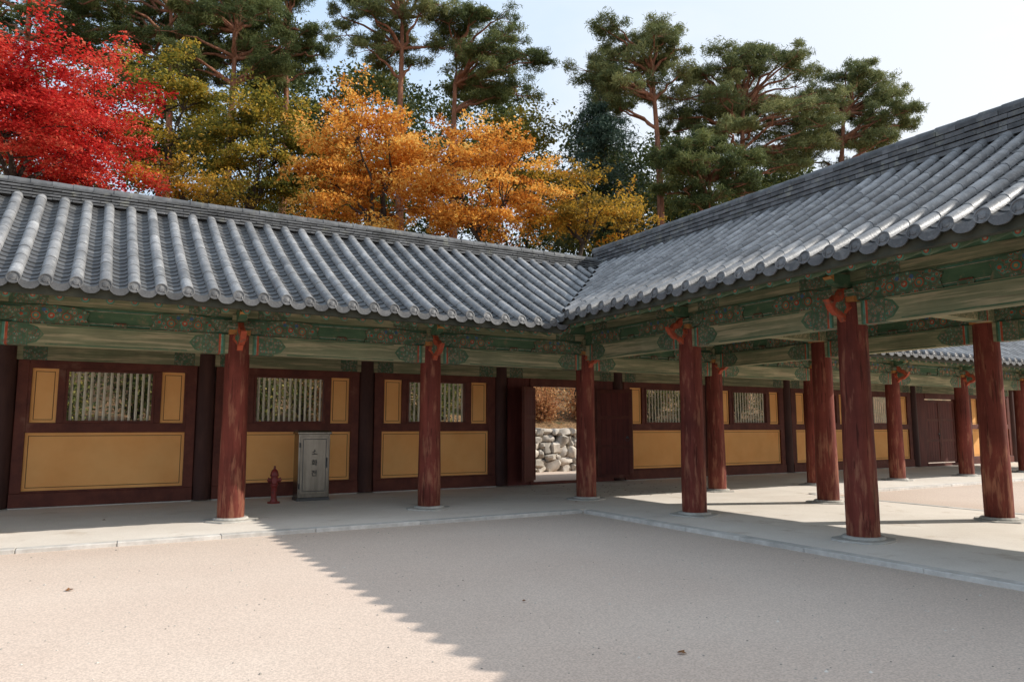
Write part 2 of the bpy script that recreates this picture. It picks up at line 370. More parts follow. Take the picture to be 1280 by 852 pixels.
def tie_beam(parent,x0,x1,y,dz,th=.2):
    mb=MB(); z0,z1=2.80+dz,3.12+dz
    mb.box(x0,y-th/2,z0,x1,y+th/2,z1,0)
    for s,xb in ((1,x0),(-1,x1)):
        for a,b,c in ((.22,.25,'green'),(.25,.28,'teal'),(.28,.288,'cream'),(.288,.32,'vermilion'),(.32,.56,'dansmall'),(.56,.575,'green')):
            u,v=sorted((xb+s*a,xb+s*b)); e=.003
            mb.box(u,y-th/2-e,z0-e,v,y+th/2+e,z1+e,PI[c])
        for sy in (-1,1):
            for q,(l,c) in enumerate(((.20,'green'),(.16,'dansmall'))):
                h_=.145-.02*q; zc=(z0+z1)/2; xs_=xb+s*.575
                poly=[(xs_,zc-h_),(xs_+s*l*.55,zc-h_*.8),(xs_+s*l,zc),(xs_+s*l*.55,zc+h_*.8),(xs_,zc+h_)]
                a0=y+sy*(th/2-.01); a1=y+sy*(th/2+.0015+.0015*q); mb.prism(poly,min(a0,a1),max(a0,a1),'xz',PI[c])
    mb.box(x0+.8,y-th/2-.004,z0+.012,x1-.8,y+th/2+.004,z0+.028,PI['green']); mb.box(x0+.8,y-th/2-.004,z1-.028,x1-.8,y+th/2+.004,z1-.012,PI['green'])
    mb.build('tie_beam',PM,parent)
    fb=MB(); fb.box(x0,y-.05,3.12+dz+.002,x1,y+.05,3.42+dz,1)
    for z,c,e in ((3.155,'teal',.006),(3.385,'teal',.006),(3.367,'cream',.008),(3.174,'cream',.008)):
        fb.box(x0+.25,y-.05-e,z-.005+dz,x1-.25,y+.05+e,z+.005+dz,PI[c])
    cx=(x0+x1)/2
    for k in (-1,0,1):
        c_=cx+k*.52; fb.box(c_-.10,y-.08,3.125+dz,c_+.10,y+.08,3.18+dz,PI['dansmall']); fb.box(c_-.08,y-.075,3.18+dz,c_+.08,y+.075,3.20+dz,PI['darkred'])
    fb.build('frieze_board',PM,parent)
    pb=MB(); pb.box(x0,y-.07,3.425+dz,x1,y+.07,3.57+dz,0)
    pb.tube([(x0,y,3.70+dz),(x1,y,3.70+dz)],.14,16,1)
    for s,xb in ((1,x0),(-1,x1)):
        for a,b,c in ((.45,.47,'cream'),(.47,.80,'dan'),(.80,.815,'cream'),(.815,.86,'teal')):
            u,v=sorted((xb+s*a,xb+s*b)); pb.tube([(u,y,3.70+dz),(v,y,3.70+dz)],.143,16,PI[c])
        u,v=sorted((xb+s*.3,xb+s*.8)); pb.box(u,y-.073,3.423+dz,v,y+.073,3.573+dz,PI['dansmall'])
    pb.build('purlin',PM,parent)

def cross_beam(parent,x,dz,y0=0,y1=D):
    mb=MB(); th=.24
    mb.box(x-th/2,y0-.12,3.13+dz,x+th/2,y1+.12,3.47+dz,0)
    for yb,s in ((y0,1),(y1,-1)):
        for a,b,c in ((.30,.31,'cream'),(.31,.345,'vermilion'),(.345,.60,'dansmall'),(.60,.615,'green')):
            u,v=sorted((yb+s*a,yb+s*b)); mb.box(x-th/2-.003,u,3.127+dz,x+th/2+.003,v,3.473+dz,PI[c])
    mb.box(x-.1,YR-.14,3.47+dz,x+.1,YR+.14,4.15+dz,1)
    mb.build('cross_beam',PM,parent,bevel=.012)

def rafters(parent, xs, s0f, z0, side, limit, budget):
    ze=z0-.20
    Y=(lambda s:-O+s) if side>0 else (lambda s:D+O-s)
    shared=None; rest=MB(); rc=0
    for x in xs:
        s0=s0f(x)
        if s0>LS-.3: continue
        def one(mb,xx,a):
            pts=[(xx,Y(s),ze+.36*s) for s in (a,(a+LS)/2,LS)]
            mb.tube(pts,[.06,.066,.062],10,0,True,1.0,None)
            yy=Y(a); sg=-1 if side>0 else 1
            for q,(rr,c) in enumerate(((.048,2),(.03,3),(.015,4))):
                mb.prism([(xx+rr*math.cos(2*math.pi*k/10),ze+.36*a+rr*math.sin(2*math.pi*k/10)) for k in range(10)],min(yy+sg*.003*(q+1),yy),max(yy+sg*.003*(q+1),yy),'xz',c)
        mats=[M['rafter'],M['green'],M['teal'],M['vermilion'],M['cream']]
        if rc<budget and x<limit:
            if s0<=.001:
                if shared is None:
                    mb=MB(); one(mb,0,.2); shared=mb.build('rafter',mats,parent,(x,0,0),smooth=True)
                else: dup(shared,(x,0,0))
            else:
                mb=MB(); one(mb,x,s0+.12); mb.build('rafter',mats,parent,smooth=True)
            rc+=1
        else: one(rest,x,max(.2,s0+.12))
    if rest.v:
        o=rest.build('rafter',mats,parent,smooth=True); o['kind']='stuff'

def soffit(parent, polys, z0, name='soffit'):
    mb=MB(); ze=z0-.20+.072
    for pl,side in polys:
        base=len(mb.v)
        for x,y in pl:
            s=(y+O) if side>0 else (D+O-y); mb.v.append((x,y,ze+.36*s))
        mb.face(list(range(base,base+len(pl))))
    mb.build(name,M['board'],parent,norm=False)

# ================= back wing (along X)
A=empty('cloister_corridor'); tag(A,'long grey tiled corridor with ochre panels, barred windows and a doorway behind the courtyard','temple corridor')
ZA=3.45
AX=[-14.3,-10.75,-7.2,-3.65,0,3.85,7.42,10.99,14.56,18.13,21.7,25.27]
def s0A(x):
    if -O<x<YR: return x+O
    if YR<=x<D+O: return D+O-x
    return 0
zero=lambda x:0
roof=MB(); ends=MB()
tx=[-14.4+TS*i for i in range(int(40.2/TS))]
tile_slope(roof,ends,tx,s0A,ZA,1); tile_slope(roof,ends,tx,zero,ZA,-1)
rA=roof.build('roof',M['tile'],A,smooth=True,norm=False)
ends.build('eave_tile',M['tile'],rA,smooth=False)
ridge(-14.6,25.8,ZA+prof(LS)-.06,5.90).build('ridge',[M['tiledark'],M['mortar']],rA)
ZB=3.60
v=MB(); n_=1/math.sqrt(2)
for k in range(15):
    s,e=k*.25,min(k*.25+.27,LS)
    base=len(v.v); t=RD.uniform(.8,1.2)
    for ss,dz in ((s,.012),(e,-.004)):
        p=(-O+ss,-O+ss)
        for off,zz in ((.20,ZA+.075),(.10,ZA+.045),(0,ZA+.06),(-.10,ZB+.03),(-.2,ZB+.09)):
            v.v.append((p[0]-n_*off,p[1]+n_*off,zz+dz+prof(ss)))
    for q in range(4): v.face([base+q,base+q+1,base+5+q+1,base+5+q],0,t)
v.build('valley_tile',M['tile'],rA)
fs=MB(); fs.box(-14.4,-O+.05,ZA-.13,-O+.05,-O+.15,ZA-.01); fs.box(D+O-.05,-O+.05,ZA-.13,26,-O+.15,ZA-.01); fs.box(-14.4,D+O-.15,ZA-.13,26,D+O-.05,ZA-.01)
fs.build('eave_board',M['eaveboard'],rA)
soffit(A,[([(-14.4,-O+.1),(-O+.1,-O+.1),(YR,YR),(-14.4,YR)],1),([(YR,YR),(D+O-.1,-O+.1),(26,-O+.1),(26,YR)],1),([(-14.4,YR),(26,YR),(26,D+O-.1),(-14.4,D+O-.1)],-1)],ZA)
rafters(A,[-14.25+.3*i for i in range(134) if -14.25+.3*i>-11.6],s0A,ZA,1,14,96)
rafters(A,[-14.25+.3*i for i in range(134)],zero,ZA,-1,-99,0)
cm=col_mesh(3.12); colA=cm.build('column',M['column'],A,(AX[0],0,0),smooth=True)
pm=plinth_mesh(); pl0=pm.build('plinth',M['plinth'],colA,(0,0,0),bevel=.012)
brA=bracket_mesh(0).build('bracket',PM,A,(AX[0],0,0))
scA=scroll_mesh(0).build('painted_scroll',PM,A,(AX[0]+.85,0,0))
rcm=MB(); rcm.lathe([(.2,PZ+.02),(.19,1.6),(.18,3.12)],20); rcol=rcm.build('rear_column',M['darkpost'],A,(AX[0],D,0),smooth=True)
for i,x in enumerate(AX):
    if i:
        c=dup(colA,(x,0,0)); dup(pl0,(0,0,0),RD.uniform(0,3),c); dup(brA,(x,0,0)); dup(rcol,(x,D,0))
    cross_beam(A,x,0)
for i in range(len(AX)-1):
    a,b=AX[i],AX[i+1]
    tie_beam(A,a,b,0,0)
    if i: dup(scA,(a+.85,0,0))
    dup(scA,(b-.85,0,0))
    mb=MB(); mb.box(a,D-.09,2.87,b,D+.09,3.15,0); mb.box(a,D-.06,3.152,b,D+.06,3.56,1); mb.tube([(a,D,3.70),(b,D,3.70)],.14,14,1)
    mb.box(a+.2,D-.064,3.3,b-.2,D+.064,3.32,2)
    for s,xb in ((1,a),(-1,b)):
        u,w=sorted((xb+s*.25,xb+s*.65)); mb.box(u,D-.093,2.867,w,D+.093,3.153,PI['dansmall'])
    mb.build('rear_beam',PM,A)
mb=MB(); mb.tube([(-14.4,YR,4.28),(26,YR,4.28)],.14,14,1); mb.box(-14.4,YR-.07,4.0,26,YR+.07,4.14,1); mb.build('ridge_purlin',PM,A)

def panel(parent,x0,x1,z0,z1,name):
    mb=MB(); y=D-.045
    mb.box(x0,y,z0,x1,D+.03,z1,0)
    i=.055; w=.012; e=.0025
    for (a,b,c,d) in ((x0+i,z0+i,x1-i,z0+i+w),(x0+i,z1-i-w,x1-i,z1-i),(x0+i,z0+i+w,x0+i+w,z1-i-w),(x1-i-w,z0+i+w,x1-i,z1-i-w)):
        mb.box(a,y-e,b,c,y,d,1)
    return mb.build(name,[M['ochre'],M['ochre2']],parent)
def window_bay(a,b):
    c=(a+b)/2; hw=(b-a)/2-.19; k=hw/1.61
    mb=MB(); f=D-.10; bk=D+.08
    mb.box(c-hw,f-.03,PZ+.02,c+hw,bk,.33,1); mb.box(c-hw,f-.06,PZ-.03,c+hw,bk+.02,PZ+.018,2)
    ih=1.42*k
    for s in (-1,1):
        u,w=sorted((c+s*ih,c+s*hw)); mb.box(u,f,.33,w,bk-.01,2.868,0)
        u,w=sorted((c+s*.80*k,c+s*.93*k)); mb.box(u,f+.004,1.66,w,bk-.02,2.71,0)
        u,w=sorted((c+s*1.37*k,c+s*ih)); mb.box(u,f+.004,1.66,w,bk-.02,2.71,0)
    mb.box(c-ih,f+.002,1.47,c+ih,bk-.015,1.66,0); mb.box(c-ih,f+.002,2.71,c+ih,bk-.015,2.868,0)
    mb.box(c-ih,f+.01,.33,c+ih,bk-.02,.37,0)
    mb.build('timber_frame',[M['darkred'],M['darkred'],M['granite']],A,bevel=.006)
    panel(A,c-ih,c+ih,.37,1.47,'dado_panel')
    for s in (-1,1):
        u,w=sorted((c+s*.93*k,c+s*1.37*k)); panel(A,u,w,1.66,2.71,'side_panel')
    wf=MB(); w=.80*k; t=.045
    wf.box(c-w,f-.012,1.66,c+w,bk-.04,1.66+t); wf.box(c-w,f-.012,2.71-t,c+w,bk-.04,2.71)
    for s in (-1,1):
        u,q=sorted((c+s*w,c+s*(w-t))); wf.box(u,f-.012,1.66+t,q,bk-.04,2.71-t)
    wo=wf.build('window',M['darkred'],A)
    bars=MB(); nb=13
    for i in range(nb):
        x=c-w+t+(i+.5)*(2*w-2*t)/nb; h=.0205
        bars.prism([(x-h*1.2,D-.02),(x,D-.02-h*1.2),(x+h*1.2,D-.02),(x,D-.02+h*1.2)],1.66+t,2.71-t,'xy',0)
    bars.build('window_bars',M['bar'],wo)
for i in range(len(AX)-1):
    if i in (4,9): continue
    window_bay(AX[i],AX[i+1])
def leaf_mesh(w,h):
    mb=MB(); t=.045
    mb.box(0,-t/2,0,w,t/2,h,0)
    for x0,x1 in ((0,.09),(w-.09,w)): mb.box(x0,-t/2-.016,0,x1,t/2+.016,h,1)
    for z in (.0,h*.33,h*.66,h-.1): mb.box(.09,-t/2-.012,z,w-.09,t/2+.012,z+.09,1)
    n=5
    for i in range(1,n): x=.09+(w-.18)*i/n; mb.box(x-.003,-t/2-.003,.09,x+.003,t/2+.003,h-.1,2)
    return mb
mb=MB(); f=D-.10
for u,w in ((.19,.97),(2.98,3.66)): mb.box(u,f+.02,PZ,w,D+.06,2.868,0)
for u,w in ((.87,.97),(2.98,3.08)): mb.box(u,f-.02,PZ,w,D+.09,2.868,1)
mb.box(.97,f,PZ,2.98,D+.06,PZ+.07,1); mb.box(.97,f,2.66,2.98,D+.06,2.868,1)
mb.build('door_frame',[M['door'],M['darkred']],A,bevel=.006)
def door(x,y,rz,w=.98):
    o=leaf_mesh(w,2.42).build('door_leaf',[M['door'],M['darkred'],M['darkpost']],A,(x,y,.19),rz,bevel=.005)
    h=MB(); h.tube([(w-.14,-.05,1.1),(w-.14,-.065,1.1)],[.035,.03],12)
    h.tube([(w-.14+.05*math.cos(k*math.pi/5),-.07,1.05+.05*math.sin(k*math.pi/5)) for k in range(11)],.006,6)
    h.build('door_handle',M['steeldark'],o,smooth=True); return o
door(.93,3.64,rad(222)); door(3.0,3.62,rad(-50))
mb=MB(); a,b=AX[9],AX[10]
for u,w in ((a+.19,a+.75),(b-.75,b-.19)): mb.box(u,f+.02,PZ,w,D+.06,2.868,0)
mb.box(a+.75,f,PZ,b-.75,D+.06,PZ+.1,1); mb.box(a+.75,f,2.66,b-.75,D+.06,2.868,1); mb.build('door_frame',[M['door'],M['darkred']],A)
door(a+.76,D,0,1.02); o=door(b-.76,D,rad(180),1.02)

# ================= side wing (towards the viewer on the right)
B=empty('open_corridor',(0,0,0),rad(-90)); tag(B,'open tiled corridor on two rows of red columns, coming forward on the right','temple corridor')
DZ=.20
BX=[3.25,6.5,9.75,13.0,16.25]; SH=.19
def s0B(x): return max(0,O-x)
roof=MB(); ends=MB(); tx=[-1.8+TS*i for i in range(int(19.6/TS))]
tile_slope(roof,ends,tx,s0B,ZB,1); tile_slope(roof,ends,tx,s0B,ZB,-1)
rB=roof.build('roof',M['tile'],B,smooth=True,norm=False); ends.build('eave_tile',M['tile'],rB)
ridge(-2.15,17.9,ZB+prof(LS)-.06,6.22).build('ridge',[M['tiledark'],M['mortar']],rB)
fs=MB(); fs.box(O-.05,-O+.05,ZB-.13,17.7,-O+.15,ZB-.01); fs.box(O-.05,D+O-.15,ZB-.13,17.7,D+O-.05,ZB-.01); fs.build('eave_board',M['eaveboard'],rB)
soffit(B,[([(O-.1,-O+.1),(17.7,-O+.1),(17.7,YR),(-YR,YR)],1),([(O-.1,D+O-.1),(17.7,D+O-.1),(17.7,YR),(-YR,YR)],-1)],ZB)
rx=[-1.65+.3*i for i in range(64)]
rafters(B,rx,s0B,ZB,1,13,50); rafters(B,rx,s0B,ZB,-1,12.5,48)
colB=col_mesh(3.12+DZ).build('column',M['column'],B,(BX[0],0,0),smooth=True); plB=plinth_mesh().build('plinth',M['plinth'],colB,bevel=.012)
brB=bracket_mesh(DZ).build('bracket',PM,B,(BX[0],0,0)); scB=scroll_mesh(DZ).build('painted_scroll',PM,B,(.85,0,0))
for i,x in enumerate(BX):
    for y in (0,D):
        if i==0 and y==0: continue
        xx=x-(SH if y else 0)
        c=dup(colB,(xx,y,0)); dup(plB,(0,0,0),RD.uniform(0,3),c); dup(brB,(xx,y,0),0 if y==0 else math.pi)
    cross_beam(B,x-SH/2,DZ)
bx=[0]+BX
for i in range(len(bx)-1):
    for y in (0,D):
        sh=SH if y else 0; x0_=bx[i]-(sh if i else 0); x1_=bx[i+1]-sh
        tie_beam(B,x0_+(.1 if i==0 else 0),x1_,y,DZ)
        for xx in (x0_+.85,x1_-.85):
            if i==0 and y==0 and xx<1: continue
            dup(scB,(xx,y,0),0 if y==0 else math.pi)
            if y>0: dup(scB,(xx,y,0),0)
mb=MB(); mb.tube([(-YR,YR,4.43),(17.7,YR,4.43)],.14,14,1); mb.box(-YR,YR-.07,4.2,17.7,YR+.07,4.29,1); mb.build('ridge_purlin',PM,B)

# ------------------------------------------------------------------ steel cabinet and hydrant
cb=empty('hydrant_cabinet',(-5.17,2.76,PZ)); tag(cb,'stainless steel hose cabinet with vertical black lettering standing in front of the ochre wall','cabinet')
m=MB(); m.box(-.33,-.2,.06,.33,.2,1.38,0); m.build('cabinet_body',M['steel'],cb,bevel=.008)
m=MB(); m.box(-.355,-.235,1.38,.355,.225,1.42,0); m.prism([(-.235,1.42),(.225,1.42),(.15,1.455),(-.16,1.455)],-.35,.35,'yz',0); m.build('cabinet_top',M['steel'],cb,bevel=.005)
m=MB(); m.box(-.34,-.21,0,.34,.21,.06,0); m.build('cabinet_base',M['steeldark'],cb)
m=MB(); m.box(-.295,-.222,.14,.295,-.2,1.33,0); m.box(-.235,-.230,.20,.235,-.222,1.27,0)
d=m.build('cabinet_door',M['steel'],cb,bevel=.004)
h=MB()
for (a_,b_,c_,d_) in ((-.245,.19,.245,.2),(-.245,1.27,.245,1.28),(-.245,.2,-.235,1.27),(.235,.2,.245,1.27)): h.box(a_,-.225,b_,c_,-.2225,d_,0)
h.build('door_seam',M['steeldark'],d)
h=MB(); h.box(.25,-.25,.70,.27,-.222,.86,0); h.box(.243,-.229,.67,.278,-.222,.89,0); h.build('door_handle',M['steeldark'],d,bevel=.003)
for z in (.3,1.15):
    h=MB(); h.tube([(-.30,-.225,z-.05),(-.30,-.225,z+.05)],.012,8); h.build('hinge',M['steeldark'],d)
cu=bpy.data.curves.new('lettering','FONT'); cu.body='소\n화\n전'; cu.size=.135; cu.align_x='CENTER'; cu.space_line=1.6; cu.extrude=.001; cu.offset=.003
to=bpy.data.objects.new('lettering_source',cu); C.objects.link(to)
bpy.context.view_layer.update()
me=bpy.data.meshes.new_from_object(to.evaluated_get(bpy.context.evaluated_depsgraph_get())); C.objects.unlink(to); bpy.data.objects.remove(to)
me.materials.clear(); me.materials.append(M['ink'])
lo=bpy.data.objects.new('lettering',me); C.objects.link(lo); lo.parent=d; lo.location=(0,-.2325,.95); lo.rotation_euler=(rad(90),0,0)

hy=empty('fire_hydrant',(-6.0,2.42,PZ),rad(-12)); hy.scale=(.76,.76,1.0); tag(hy,'small dark red fire hydrant standing on the corridor floor left of the steel cabinet','fire hydrant')
m=MB(); m.lathe([(.16,0),(.16,.03),(.095,.035),(.085,.08)],20); m.build('base_flange',M['hydrant'],hy,smooth=True)
m=MB(); m.lathe([(.075,.08),(.072,.30),(.08,.33),(.105,.35),(.105,.375),(.085,.39),(.085,.53),(.11,.545),(.11,.57)],20); m.build('barrel',M['hydrant'],hy,smooth=True)
m=MB(); m.lathe([(.10,.57),(.098,.60),(.075,.655),(.03,.685),(.028,.72),(.022,.745)],20); m.build('bonnet',M['hydrant'],hy,smooth=True)
for s in (-1,1):
    m=MB(); m.tube([(s*.07,0,.46),(s*.13,0,.46)],.042,14); m.tube([(s*.13,0,.46),(s*.165,0,.46)],.056,8); m.tube([(s*.165,0,.46),(s*.185,0,.46)],.02,6); m.build('nozzle_cap',M['hydrant'],hy)
m=MB(); m.tube([(0,-.07,.46),(0,-.13,.46)],.05,14); m.tube([(0,-.13,.46),(0,-.16,.46)],.066,8); m.build('pumper_cap',M['hydrant'],hy)

# ------------------------------------------------------------------ boulder wall behind the doorway
def rock(mb,c,r,seed,t):
    nu,nv=12,8; base=len(mb.v); tl=RD.uniform(-.35,.35)
    for j in range(nv+1):
        ph=math.pi*j/nv
        for i in range(nu):
            th=2*math.pi*i/nu; d=Vector((math.sin(ph)*math.cos(th),math.sin(ph)*math.sin(th),math.cos(ph)))
            k=1+.38*noise.noise(d*1.2+Vector((seed*3.1,seed*1.7,0)))+.12*noise.noise(d*3+Vector((0,seed*1.7,seed)))
            p=[math.copysign(abs(q)**.62,q)*k for q in d]
            X=p[0]*r[0]; Z=p[2]*r[2]
            mb.v.append((c[0]+X*math.cos(tl)-Z*math.sin(tl),c[1]+p[1]*r[1],c[2]+X*math.sin(tl)+Z*math.cos(tl)))
    for j in range(nv):
        for i in range(nu): mb.face([base+j*nu+i,base+j*nu+(i+1)%nu,base+(j+1)*nu+(i+1)%nu,base+(j+1)*nu+i],0,t)
g=MB(); sd_=0; x=-13.0
while x<25:
    wst=RD.uniform(.6,1.0); z=-.02
    while z<1.32:
        hh=RD.uniform(.2,.44)
        if z+hh>1.5: hh=1.5-z
        xx=x
        while xx<x+wst-.12:
            w=min(RD.uniform(.25,.65),x+wst-xx)
            if w<.2: w=.2
            sd_+=1; rock(g,(xx+w/2+RD.uniform(-.03,.03),9.12+z*.12+RD.uniform(-.06,.06),z+hh/2),(w*.56,.3,hh*.57),sd_,RD.uniform(.55,1.15)); xx+=w
        z+=hh
    x+=wst
g.box(-13,9.25,0,25,9.5,1.3,0,.2)
tag(g.build('stone_wall',M['stone'],smooth=True),'low retaining wall of rounded pale boulders seen through the open doorway','stone wall')

# ------------------------------------------------------------------ foliage
class Leaves:
    def __init__(s): s.V=[]; s.T=[]
    def quads(s, cen, size, tone, flat=.5, elong=1.0):
        n=len(cen); cen=np.asarray(cen)
        nrm=NR.normal(size=(n,3)); nrm[:,2]+=flat*3*np.sign(NR.random(n)+.2); nrm/=np.linalg.norm(nrm,axis=1)[:,None]
        a=NR.normal(size=(n,3)); u=np.cross(nrm,a); u/=np.linalg.norm(u,axis=1)[:,None]+1e-9; w=np.cross(nrm,u)
        sz=(size*NR.uniform(.6,1.35,n))[:,None]
        V=np.stack([cen-u*sz*elong, cen-w*sz*.6, cen+u*sz*elong, cen+w*sz*.6],1)
        s.V.append(V.reshape(-1,3)); s.T.append(np.asarray(tone))
    def build(s,name,mat,parent=None):
        V=np.concatenate(s.V); T=np.concatenate(s.T); n=len(T)
        me=bpy.data.meshes.new(name); me.vertices.add(len(V)); me.vertices.foreach_set('co',V.astype(np.float32).ravel())
        me.loops.add(n*4); me.loops.foreach_set('vertex_index',np.arange(n*4,dtype=np.int32))
        me.polygons.add(n); me.polygons.foreach_set('loop_start',np.arange(0,n*4,4,dtype=np.int32)); me.polygons.foreach_set('loop_total',np.full(n,4,dtype=np.int32))
        at=me.attributes.new('tone','FLOAT','FACE'); at.data.foreach_set('value',np.clip(T,0,1).astype(np.float32))
        me.materials.append(mat); me.update(calc_edges=True)
        o=bpy.data.objects.new(name,me); C.objects.link(o); o.parent=parent; return o
def clump_pts(n,c,r,shell=.45):
    d=NR.normal(size=(n,3)); d/=np.linalg.norm(d,axis=1)[:,None]
    rr=NR.uniform(shell**3,1,n)**(1/3)*(1+.2*NR.normal(size=n))
    return np.array(c)+d*rr[:,None]*np.array(r)
def limb(mb,p0,p1,r0,r1,sag=0.,seg=5,wob=.12):
    p0=Vector(p0); p1=Vector(p1); L=(p1-p0).length; pts=[]; rr=[]
    for i in range(seg+1):
        u=i/seg; p=p0.lerp(p1,u)
        if 0<i<seg: p=p+Vector((RD.gauss(0,1),RD.gauss(0,1),RD.gauss(0,.7)))*wob*L*.25
        p.z+=sag*math.sin(u*math.pi)*L
        pts.append(p); rr.append(r0+(r1-r0)*u)
    mb.tube(pts,rr,7); return pts

def broadleaf(name,px,py,d,hwpx,hhpx,mat,label,cat='tree',ncl=50,nl=800,leaf=.085,tr=.16,layer=.35,flat=.5,depth=.8,bark=None,cr=(.6,1.15)):
    c=Vector(W(px,py,d)); m=d/880; rx,rz=hwpx*m,hhpx*m; ry=rx*depth
    bz=hill(c.x,c.y); base=Vector((c.x,c.y,bz-.1))
    root=empty(name,tuple(base)); tag(root,label,cat)
    t=MB(); fork=Vector((RD.uniform(-.3,.3),RD.uniform(-.3,.3),max(.8,(c.z-rz*.75)-base.z)))
    limb(t,(0,0,0),fork,tr,tr*.7,seg=6,wob=.1)
    Lv=Leaves(); k=0; cl=[]
    while k<ncl:
        q=Vector((RD.gauss(0,1),RD.gauss(0,1),RD.gauss(0,1))).normalized()*(RD.uniform(.15,1)**.45)
        if q.z<-.8: continue
        edge=1+.3*noise.noise(q*2.2+Vector((px,0,0)))
        p=Vector((q.x*rx,q.y*ry,q.z*rz))*edge+(c-base); cl.append(p); k+=1
        rr=RD.uniform(*cr); ct=.5+RD.uniform(-.3,.3)
        for j in range(5):
            a=RD.uniform(0,6.28); dr=Vector((math.cos(a),math.sin(a),RD.uniform(-.25,.25)))
            if j<2: dr=(Vector((q.x,q.y,q.z*.35)).normalized()+dr*.5).normalized()
            n1=int(nl*(.4+.6*rr)/5); us=NR.random(n1)[:,None]**.8; side=Vector((-dr.y,dr.x,0))
            wd=(.32*rr*np.sin(np.pi*np.clip(us,0.05,1)**.8)+.06)
            sp=np.array(p)+us*np.array(dr)*rr*(1.6 if j<2 else 1.15)+NR.normal(size=(n1,1))*wd*np.array(side)+NR.normal(size=(n1,3))*np.array([.05,.05,layer*.32*rr])
            sp[:,2]-=(us[:,0]**2)*.18*rr
            Lv.quads(sp,leaf,ct+NR.normal(size=n1)*.18+RD.uniform(-.12,.12),flat)
    mains=[]
    for i in range(7):
        tgt=cl[RD.randrange(len(cl))]*.75+fork*.25; mains.append(limb(t,fork*.92,tgt,tr*.5,tr*.16,.05))
    for p in cl:
        best=min((q for mm in mains for q in mm[1:]),key=lambda q:(q-p).length); limb(t,best,p,tr*.16,tr*.04,.04,4)
    t.build('trunk',bark or M['bark2'],root,smooth=True); Lv.build('crown',mat,root); return root

def pine(px,d,tpx_top,cpx,cpy,hw,hh,npad,label,mat=None,padr=(.85,1.55),tr=.30,nt=380,fill=.45,thick=.24,dens=1.5):
    mat=mat or L_pine; m=d/880; npad=int(npad*dens)
    bx_,by_,_=W(px,400,d); bz=hill(bx_,by_); base=Vector((bx_,by_,bz-.1)); root=empty('pine_tree',tuple(base)); tag(root,label,'pine tree')
    ctr=Vector(W(cpx,cpy,d))-base; top=Vector(W(tpx_top,cpy-hh*.55,d))-base
    right=Vector((math.cos(HD),-math.sin(HD),0)); fw=Vector((math.sin(HD),math.cos(HD),0))
    t=MB(); P=[]; n=12
    for i in range(n+1):
        u=i/n; p=Vector((0,0,0)).lerp(top,u)+right*(.35*math.sin(u*5+px))*u*(1.3-u)+fw*.3*math.sin(u*4+px*2)*u
        P.append(p)
    t.tube(P,[tr*(1-.75*(i/n)) for i in range(n+1)],10)
    Lv=Leaves()
    for k in range(npad):
        while True:
            a,b,cc=RD.uniform(-1,1),RD.uniform(-1,1),RD.uniform(-1,1)
            q=math.sqrt(a*a+b*b+cc*cc)
            if not(q<1 and q>fill*RD.random()): continue
            c=ctr+right*a*hw*m+Vector((0,0,1))*b*hh*m+fw*cc*hw*m*.75
            tp=min(P,key=lambda p:abs(p.z-c.z)); dx=(c-tp).dot(right); df=(c-tp).dot(fw)
            if abs(dx)<1.1 and df<.6 and b<.35 and RD.random()<.85: continue   # leave the viewer's side of the stem open so the trunk shows
            break
        if k<3: c=P[-1]+Vector((RD.uniform(-.6,.6),RD.uniform(-.6,.6),.25+.3*k))
        zz=c.z-RD.uniform(.3,1.1); best=min(P[:-1],key=lambda p:abs(p.z-zz))
        end=c-Vector((0,0,.1)); limb(t,best,end,.09*tr/.27,.026,.06,6,.14)
        rr=RD.uniform(*padr)*(1.15-.35*q); ct=.5+RD.uniform(-.28,.28)
        for j in range(8):
            ang=RD.uniform(0,6.28); of=Vector((math.cos(ang),math.sin(ang),RD.uniform(-.18,.2)))*rr*RD.uniform(.2,1.15)
            sub=c+of; sr=rr*RD.uniform(.2,.42)
            limb(t,end,sub-Vector((0,0,.05)),.02,.007,.02,3)
            tn=nt//8; pc=clump_pts(tn,sub,(sr,sr,sr*thick*2.2),.1)
            for r_ in range(4):
                Lv.quads(pc+NR.normal(size=pc.shape)*.08,.027,ct+NR.normal(size=tn)*.2+(pc[:,2]-sub.z)*.35,.0,4.4)  # needles paler towards each tuft's top: lit tops put into the colour
    t.build('trunk',M['bark'],root,smooth=True); Lv.build('crown',mat,root); return root

broadleaf('maple_tree',38,148,21,132,96,L_red,'scarlet maple tree rising behind the left end of the tiled roof',ncl=100,nl=760,leaf=.052,layer=.24,flat=.8)
broadleaf('maple_tree',468,214,26,72,86,L_orange,'tall orange maple, the left of the two orange crowns behind the roof',ncl=70,nl=480,leaf=.060,layer=.30,cr=(.5,1.0))
broadleaf('maple_tree',600,228,27,82,70,L_orange,'broad orange maple, the right of the two orange crowns behind the roof',ncl=70,nl=460,leaf=.060,layer=.28,cr=(.5,1.0))
broadleaf('deciduous_tree',240,232,25,52,38,L_yellow,'golden yellow tree low behind the roof just right of the scarlet maple',ncl=22,nl=300,leaf=.06,cr=(.5,.9))
broadleaf('deciduous_tree',325,190,30,68,78,L_olive,'olive and yellow leafed tree between the scarlet maple and the orange maples',ncl=56,nl=460,leaf=.07,cr=(.5,1.0))
broadleaf('deciduous_tree',215,150,31,66,80,L_olive,'tall olive green tree directly behind the scarlet maple',ncl=50,nl=440,leaf=.07,cr=(.5,1.0))
broadleaf('deciduous_tree',722,258,29,46,44,L_yellow,'yellow leafed tree right of the orange maples, above where the roofs meet',ncl=28,nl=320,leaf=.065,cr=(.5,.9))
broadleaf('deciduous_tree',785,282,31,28,30,L_yellow,'small yellow tree peeping over the right hand ridge beside the tall pine trunk',ncl=16,nl=280,leaf=.065,cr=(.5,.9))
